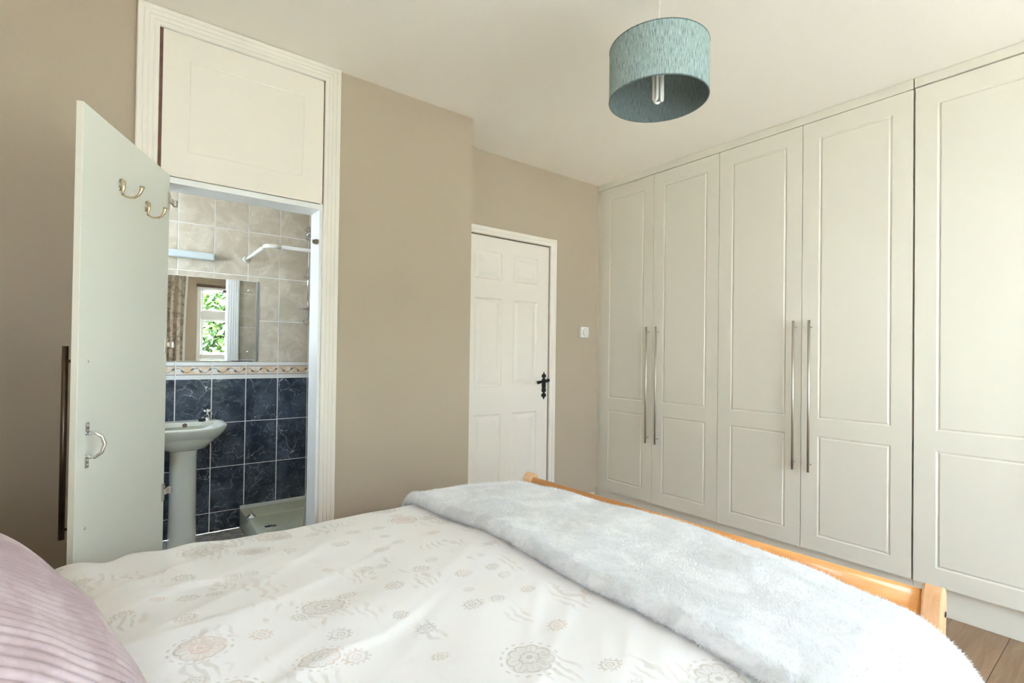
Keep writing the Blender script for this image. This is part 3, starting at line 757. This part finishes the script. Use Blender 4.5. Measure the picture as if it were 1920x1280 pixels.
# throw with a thick rolled edge
def thr(i, j):
    t = .03+.94*j
    y, z, ny, nz_ = section(t, 0)
    xe = -.627 + .045*y + .012*nf(y*2, 0, 0, 1.3)
    N0 = .11
    if i < N0:                                         # thick folded edge
        a = -pi*.62 + i/N0*pi*1.12; rr = .019
        x = xe + rr - rr*cos(a); off = .022 + rr*sin(a)
    else:
        k = (i-N0)/(1-N0); x0_ = xe + .019; x = x0_ + (XD1+.004+.105*max(0, min(1, (-y-.735)/.05))-x0_)*k
        off = .041 - .011*min(1, k/.25)**.7
    off += .004*nf(x*3, y*3, z*3, 2.) + .0018*nf(x, y, z, 38) + .0012*nf(x, y, z, 90)
    return cover(x, t, max(off, .003), .5)
tb = bobj('throw_blanket', MB().grid(thr, 240, 400), 'throw', None, label='fluffy silver grey throw folded across the foot of the bed', cat='blanket')
rp_ = random.Random(11); bv = []; bf_ = []           # short fleece pile
for n_ in range(110000):
    i = rp_.random(); i = i*.13 if n_ % 3 == 0 else i; j = rp_.random()
    p = thr(i, j); q = thr(min(1, i+.004), j); q2 = thr(i, min(1, j+.002))
    nr = (q-p).cross(q2-p)
    if nr.length < 1e-12: continue
    nr.normalize(); nr = -nr if nr.z < -.2 and i > .13 else nr
    if i > .1 and nr.z < 0: nr = -nr
    if i <= .055 and nr.x > 0: nr = -nr
    lean = Vector((rp_.gauss(0, 1), rp_.gauss(0, 1), rp_.gauss(0, .4))) * .9
    tip = p + (nr+lean).normalized()*rp_.uniform(.004, .0085); sd = nr.cross(lean).normalized()*.0007
    k_ = len(bv); bv += [p-sd-nr*.001, p+sd-nr*.001, tip]; bf_.append((k_, k_+1, k_+2))
fz = MB(); fz.v = [tuple(v) for v in bv]; fz.f = bf_; fz.sm = [True]*len(bf_)
pile = obj('pile', fz, 'throw', recalc=False); pile.parent = tb; pile['kind'] = 'stuff'
# pillows
def pillow(name, L, W, H, T, m, ribs=0, rib_h=0., nu=60, nv=60, pinch=.06, **k):
    def sf(side):
        def fn(a, b):
            x = 2*a-1; y = 2*b-1
            pro = (max(0, 1-abs(x)**2.6))**.55 * (max(0, 1-abs(y)**2.6))**.55
            sx_ = 1-pinch*(1-abs(y)**2)*abs(x)**3; sy_ = 1-pinch*(1-abs(x)**2)*abs(y)**3
            z = side*H/2*pro
            if ribs:
                ph_ = (y*ribs*.5) % 1; z += side*rib_h*(abs(sin(pi*ph_))**.6-.6)*min(1, pro*4)
            z += .004*nf(x*2, y*2, side*3, 1.5)*pro*(H/.1)
            return Vector((x*L/2*sx_, y*W/2*sy_, z))
        return fn
    mb = MB().grid(sf(1), nu, nv).grid(sf(-1), nu, nv)
    o = obj(name, mb, m, **k); o.matrix_world = T; return o
pillow('pillow', .44, .66, .12, TB @ Matrix.Translation((-1.72, .33, .640)), 'sheet', label='plain white pillow under the pink cushion by the far bedside', cat='pillow')
pillow('pillow', .44, .66, .12, TB @ Matrix.Translation((-1.72, -.36, .640)), 'sheet', label='plain white pillow at the near side of the bed, hidden below cushion', cat='pillow')
CT = Matrix.Translation((-3.182, -1.878, .856)) @ Matrix.Rotation(.566, 4, 'Z') @ Matrix.Rotation(.751, 4, 'Y') @ Matrix.Rotation(.272, 4, 'X')
pillow('cushion', .50, .55, .21, CT, 'cord', ribs=46, rib_h=.0045, nu=90, nv=420, label='dusty pink ribbed corduroy cushion at the head of the bed', cat='cushion')

# ================================================================ BATHROOM FITTINGS
MX0, MX1, MZ0, MZ1 = -2.885, -2.266, 1.116, 1.661
YM = YT-.0033
mi = thing('wall_mirror', 'frameless mirror with a slanted glass edge on the stone tiles above the basin', 'mirror', ((MX0+MX1)/2, YM, 1.39))
e = .020; a = YM-.001
vs = [(MX0, a-.002, MZ0), (MX1, a-.002, MZ0), (MX1, a-.002, MZ1), (MX0, a-.002, MZ1),
      (MX0+e, a-.0034, MZ0+.004), (MX1-e, a-.0034, MZ0+.004), (MX1-e, a-.0034, MZ1-.004), (MX0+e, a-.0034, MZ1-.004),
      (MX0, a, MZ0), (MX1, a, MZ0), (MX1, a, MZ1), (MX0, a, MZ1)]
obj('mirror_glass', MB().add(vs, [(4, 5, 6, 7), (0, 1, 5, 4), (1, 2, 6, 5), (2, 3, 7, 6), (3, 0, 4, 7), (8, 9, 1, 0), (9, 10, 2, 1), (10, 11, 3, 2), (11, 8, 0, 3), (11, 10, 9, 8)]), 'mirror', mi)
for x_ in (MX1-.065, MX0+.065):
    for z_ in (MZ0+.065, MZ1-.065):
        obj('screw_cap', MB().lathe([(0, .006), (.004, .005), (.007, .001), (.007, 0)], n=14, T=Matrix.Translation((x_, a-.0034, z_)) @ Matrix.Rotation(pi/2, 4, 'X')), 'chrome', mi)
# shaver light over mirror
sl = thing('wall_light', 'slim white strip light fixed to the tiles above the mirror', 'light', (-2.80, YM, 1.80))
obj('light_base', MB().box(-3.08, -2.535, YM-.03, YM-.0005, 1.775, 1.815, .003), 'lens', sl)
obj('diffuser', MB().box(-3.075, -2.540, YM-.062, YM-.028, 1.766, 1.812, .008), 'lens', sl)

# basin on pedestal
bs = thing('pedestal_basin', 'pale cream pedestal basin with chrome taps before navy tiles', 'basin', (-2.715, .85, 0))
BX, BYB = -2.703, YM-.0006
def rim(a, sx=1., fy=1.):                     # plan outline, a 0..2pi; front = -y
    c_, s_ = cos(a), sin(a)
    x = .222*sx*math.copysign(abs(c_)**.72, c_)
    y = (.215 if s_ > 0 else .245*fy)*sx*math.copysign(abs(s_)**(.42 if s_ > 0 else .85), s_)
    return x, y
cy_ = BYB-.215
def bowl(prof, nu=64):
    def fn(i, j):
        s_, z, dy = prof[min(len(prof)-1, int(round(j*(len(prof)-1))))]
        x, y = rim(2*pi*i, s_); 
        return Vector((BX+x, cy_+y*(1)+dy, z))
    return MB().grid(fn, nu, len(prof), close_u=True)
ZR = .738
outer = [(.20, .600, .06), (.42, .606, .05), (.64, .630, .04), (.82, .664, .02), (.93, .695, .006), (.98, .718, 0), (1.0, ZR-.008, 0), (.995, ZR, 0), (.975, ZR+.003, 0), (.93, ZR-.001, 0),
         (.86, ZR-.008, -.006), (.80, ZR-.03, -.012), (.70, ZR-.085, -.015), (.52, ZR-.13, -.01), (.25, ZR-.15, 0), (.05, ZR-.155, 0), (0.001, ZR-.155, 0)]
mbz = bowl(outer); mbz.v = [(p[0], min(p[1], BYB), p[2]) for p in mbz.v]
obj('basin_bowl', mbz, 'ceramic', bs, (BX, cy_, .7))
def tapledge(): 
    return MB().box(BX-.198, BX+.198, BYB-.085, BYB-.001, ZR-.030, ZR+.001, .006)
obj('tap_ledge', tapledge(), 'ceramic', bs, (BX, cy_, .7))
obj('overflow', MB().lathe([(0, .001), (.009, .001), (.012, .003), (.013, 0)], n=18, T=Matrix.Translation((BX+.015, BYB-.085, ZR-.018)) @ Matrix.Rotation(pi/2, 4, 'X')), 'bronze', bs, label='dark overflow hole')
pp = [(.30, .0), (.30, .02), (.285, .05), (.275, .20), (.272, .40), (.272, .55), (.285, .612)]
def ped(i, j):
    k_ = j*(len(pp)-1); a_ = int(min(len(pp)-2, k_)); fr = k_-a_
    s_ = pp[a_][0]*(1-fr)+pp[a_+1][0]*fr; z = pp[a_][1]*(1-fr)+pp[a_+1][1]*fr
    q = 2*pi*i; c_, n_ = cos(q), sin(q)
    return Vector((BX+s_*.255*math.copysign(abs(c_)**.8, c_), .86+(.15 if n_ > 0 else .115)*(s_/.272)*math.copysign(abs(n_)**.8, n_), z))
obj('pedestal', MB().grid(ped, 48, 25, close_u=True), 'ceramic', bs, (BX, .86, .3))
def tap(sx_):
    tx, ty, tz = BX+sx_*.140, BYB-.045, ZR+.001
    mb = MB().lathe([(.020, 0), (.021, .006), (.015, .012), (.014, .03), (.010, .04), (0, .04)], (tx, ty, tz), 20)
    dx, dy = -sx_*.040, -.105
    mb.tube([(tx, ty, tz+.022), (tx+dx*.3, ty+dy*.3, tz+.032), (tx+dx*.75, ty+dy*.75, tz+.030), (tx+dx, ty+dy, tz+.022), (tx+dx*1.03, ty+dy*1.03, tz+.010)], [.012, .010, .009, .009, .009])
    t_ = obj('tap', mb, 'chrome', bs, (tx, ty, tz), label='chrome pillar tap')
    mb = MB().lathe([(0, .074), (.006, .072), (.008, .06), (.008, .038)], (tx, ty, tz), 14)
    for q in range(3):
        an = 2*pi*q/3+.5; mb.tube([(tx, ty, tz+.056), (tx+.017*cos(an), ty+.017*sin(an), tz+.060), (tx+.021*cos(an), ty+.021*sin(an), tz+.064)], [.006, .008, .009], 10)
    obj('tap_head', mb, 'chrome', t_, (tx, ty, tz+.05))
tap(1); tap(-1)
px_, py_ = BX+.098, BYB-.150
pg = obj('plug', MB().lathe([(0, .012), (.018, .012), (.022, .006), (.018, -.008), (0, -.008)], (px_, py_-.01, ZR+.018), 18), 'rubber', bs, label='black rubber plug')
obj('plug_chain', MB().tube([(px_, py_-.01, ZR+.018), (px_+.002, py_-.012, ZR-.015), (px_+.012, py_+.01, ZR-.030), (px_, BYB-.088, ZR-.02)], .0012, 6), 'chrome', pg)

# shower tray
TX0, TY0, TX1, TZ = -2.360, .165, XBR-.031, .128
st = thing('shower_tray', 'pale green-cream shower tray against the navy tiles', 'shower tray', (-2.0, .6, 0))
def trayshape():
    mb = MB(); o_ = (TX0, TX1, TY0, YM-.001); w_ = .055; zb = .065; i_ = (TX0+w_, TX1-w_, TY0+w_, YM-.018); s_ = .012
    def ring(r_, z): return [(r_[0], r_[2], z), (r_[1], r_[2], z), (r_[1], r_[3], z), (r_[0], r_[3], z)]
    inn = (i_[0]+s_, i_[1]-s_, i_[2]+s_, i_[3]-s_)
    R_ = [ring(o_, 0.001), ring(o_, TZ-.006), ring((o_[0]+.004, o_[1], o_[2]+.004, o_[3]), TZ), ring(i_, TZ), ring(inn, zb+.01), ring((inn[0]+.02, inn[1]-.02, inn[2]+.02, inn[3]-.02), zb)]
    vs = [p for q in R_ for p in q]; fs = [(3, 2, 1, 0)]
    for k_ in range(5):
        for m_ in range(4): fs.append((k_*4+m_, k_*4+(m_+1) % 4, (k_+1)*4+(m_+1) % 4, (k_+1)*4+m_))
    fs.append((20, 21, 22, 23)); return mb.add(vs, fs)
obj('tray', trayshape(), 'tray', st)
obj('seal_strip', MB().box(TX0-.002, TX1, YM-.024, YM-.0012, TZ-.002, TZ+.020, .003), 'liner', st, label='white sealant strip')
obj('waste', MB().lathe([(0, .005), (.012, .006), (.014, .003), (.030, .005), (.042, .002), (.044, -.001)], (-2.235, .77, .0655), 28), 'chrome', st)
obj('plug_cover', MB().lathe([(0, .036), (.004, .034), (.004, .026), (.012, .022), (.026, .008), (.030, 0), (0, 0)], (-2.338, .80, TZ+.0008), 24), 'chrome',
    label='small chrome dome resting on the corner rim of the shower tray', cat='waste cover', loc=(-2.338, .80, TZ))
# curtain rail
sr = thing('shower_rail', 'white angled shower curtain rail fixed to the stone tiles', 'rail', (-2.347, YM, 1.80))
ZRL = 1.805
obj('flange', MB().lathe([(.024, 0), (.024, .006), (.018, .010), (.015, .020)], n=24, T=Matrix.Translation((-2.347, YM-.0003, ZRL)) @ Matrix.Rotation(pi/2, 4, 'X')), 'ceramic', sr)
pts = [(-2.347, YM-.002, ZRL), (-2.347, .50, ZRL)] 
obj('rail', MB().tube(pts, .0115, 14), 'plastic', sr)
obj('elbow', MB().tube([(-2.347, .525, ZRL)] + [(-2.347+.05*(1-cos(q)), .50-.05*sin(q)-.0, ZRL) for q in [pi/2*i/6 for i in range(7)]] + [(-2.270, .45, ZRL)], .0135, 14), 'ceramic', sr)
obj('rail', MB().tube([(-2.285, .45, ZRL), (XBR-.031, .45, ZRL)], .0105, 14), 'plastic', sr)
# shower curtain gathered behind the jamb
def scf(i, j):
    z = .055 + (1.765-.055)*j; fl_ = (1-j)**6*.05
    x = -2.112 + .22*i; return Vector((x - fl_*(1-i)*1.0 - .012*(1-j), .335+.018*sin(i*26)-fl_*.3, z+.10*0))
sc_ = obj('shower_curtain', MB().grid(scf, 90, 40), 'curtaincloth', label='white shower curtain gathered at the right side of the tray', cat='shower curtain')
# shower riser on the back wall, right
sw = thing('shower_set', 'chrome shower riser set at the right edge of the doorway view', 'shower', (-1.955, YM, 1.6))
sxp = -1.955
obj('riser', MB().tube([(sxp, YM-.05, 1.38), (sxp, YM-.05, 2.08)], .009, 12), 'chrome', sw)
for z_ in (1.40, 1.715, 2.06):
    obj('bracket', MB().tube([(sxp, YM-.001, z_), (sxp, YM-.05, z_)], .012, 12).tube([(sxp-.012, YM-.065, z_), (sxp-.012, YM-.035, z_)], .017, 14), 'chrome', sw)
obj('shower_head', MB().lathe([(.008, .05), (.012, .03), (.034, .0), (.034, -.012), (0, -.013)], n=24, T=Matrix.Translation((sxp-.006, YM-.10, 2.005)) @ Matrix.Rotation(radians(-35), 4, 'X')), 'chrome', sw)
obj('soap_dish', MB().box(sxp-.055, sxp+.05, YM-.12, YM-.02, 1.482, 1.492, .004).box(sxp-.03, sxp+.05, YM-.12, YM-.02, 1.490, 1.505, .003), 'chrome', sw)

# ================================================================ REAR WINDOWS (wide one seen in the mirror, narrow one added for light)
def casement(name, X0, X1, nl):
    wn = thing(name, None, None, ((X0+X1)/2, YW, WZ0), kind='structure')
    obj('window_frame', frame_sweep(MB(), [(0, 0), (0, .05), (-.008, .058), (-.055, .058), (-.063, .05), (-.063, 0)], X0, X1, WZ0, WZ1, YW-.06, sgn=1, closed=True), 'upvc', wn)
    lw = (X1-X0-.12)/nl
    for i in range(nl):
        x0 = X0+.060+lw*i; x1 = x0+lw
        if i: obj('mullion', MB().box(x0-.02, x0+.02, YW-.06, YW-.004, WZ0+.06, WZ1-.06, .004), 'upvc', wn)
        for z0, z1 in WT: obj('transom', MB().box(x0, x1, YW-.06, YW-.002 if z0 > 1.5 else YW+.05, z0, z1, .004), 'upvc', wn)
        for z0, z1 in ((WZ0+.06, WT[0][0]), (WT[0][1], WT[1][0]), (WT[1][1], WZ1-.06)):
            s_ = obj('sash', frame_sweep(MB(), [(0, 0), (0, .035), (-.022, .030), (-.026, 0)], x0+.004, x1-.004, z0+.002, z1-.002, YW-.045, sgn=1, closed=True), 'upvc', wn)
            obj('pane', MB().box(x0+.028, x1-.028, YW-.034, YW-.030, z0+.026, z1-.026), 'pane', s_)
        obj('window_handle', MB().box((x0+x1)/2-.05, (x0+x1)/2+.05, YW-.012, YW+.012, WT[1][1]+.004, WT[1][1]+.018, .004), 'chrome', wn)
    obj('window_sill', MB().box(X0-.05, X1+.05, YW-.01, YW+.10, WZ0-.028, WZ0-.002, .005), 'upvc', wn)
WT = ((1.050, 1.118), (1.668, 1.785))
casement('window_1', WX0, WX1, 3); casement('added_window', VX0, VX1, 1)  # the single-light casement is unseen, added to brighten the room's left side
rb = thing('roller_blind', 'dark rolled-up blind at the top of the window, seen in the mirror', 'blind', (-1.15, YW+.04, 2.18))
obj('blind_cassette', MB().box(WX0-.01, WX1+.01, YW+.004, YW+.055, 2.165, 2.205, .006), 'bronze', rb)
obj('blind_roll', MB().tube([(WX0+.01, YW+.030, 2.142), (WX1-.01, YW+.030, 2.142)], .021, 16), 'sheet', rb)
obj('curtain_track', MB().box(-3.55, .0, YW+.085, YW+.115, 2.312, 2.345, .004), 'upvc', label='white curtain track above the rear window, seen in the mirror', cat='curtain track')
def curtain(x0, x1, label):
    W = x1-x0; nfold = 6
    def fn(i, j):
        z = .04+2.27*j; k_ = .6+.4*(1-j); am = .035*(k_ if j < .94 else k_*(1-(j-.94)*8))
        x = x0+W*i*(1-.06*sin(j*3))
        return Vector((x+.012*sin(i*nfold*4*pi+j*2), YW+.100+am*sin(i*nfold*2*pi+.5*sin(j*3+i*4)), z))
    c = obj('curtain', MB().grid(fn, 160, 30), 'curtain', label=label, cat='curtain')
    def fe(i, j):
        p = fn(1., j) if x0 < -1.5 else fn(0., j); d_ = .03*i*(1 if x0 < -1.5 else -1); return Vector((p.x+d_, p.y-.01+.01*i, p.z))
    obj('curtain_lining', MB().grid(fe, 4, 30), 'sheet', c)
curtain(-2.80, -2.26, 'pleated taupe floral curtain seen at the left of the bathroom mirror')
curtain(-.45, -.03, 'taupe floral curtain drawn to the wardrobe side of the rear window')

# ================================================================ GARDEN
obj('garden_bounce_ground', MB().box(-14, 14, -22, YW-.25, -.5, -.4), 'bounce_paving', kind='structure')  # unseen ground, made pale to bounce sunlight up to the ceiling
rg = random.Random(3)
tr_ = thing('garden_tree', 'leafy green garden tree outside the window, reflected in the mirror', 'tree', (-.3, -8.4, -.4))
obj('trunk', MB().tube([(-.3, -8.4, -.4), (-.25, -8.4, .7), (-.35, -8.45, 1.6), (-.3, -8.4, 2.2)], [.14, .11, .08, .03], 10), 'bark', tr_)
mb = MB()
for i in range(26000):
    while True:
        v = Vector((rg.uniform(-1, 1), rg.uniform(-1, 1), rg.uniform(-1, 1)))
        if .3 < v.length < 1: break
    c = Vector((-.3+v.x*2.0, -8.4+v.y*1.3, 1.0+v.z*1.75 + .15*sin(v.x*9)))
    n_ = Vector((rg.gauss(0, 1), rg.gauss(0, 1)+.8, rg.gauss(0, 1)+.8)).normalized()
    a_ = n_.orthogonal().normalized(); b_ = n_.cross(a_); s_ = rg.uniform(.06, .13)
    mb.add([c-a_*s_, c-b_*s_*.45, c+a_*s_, c+b_*s_*.45], [(0, 1, 2, 3)])
fo = obj('foliage', mb, 'leaf', tr_, recalc=False); fo['kind'] = 'stuff'
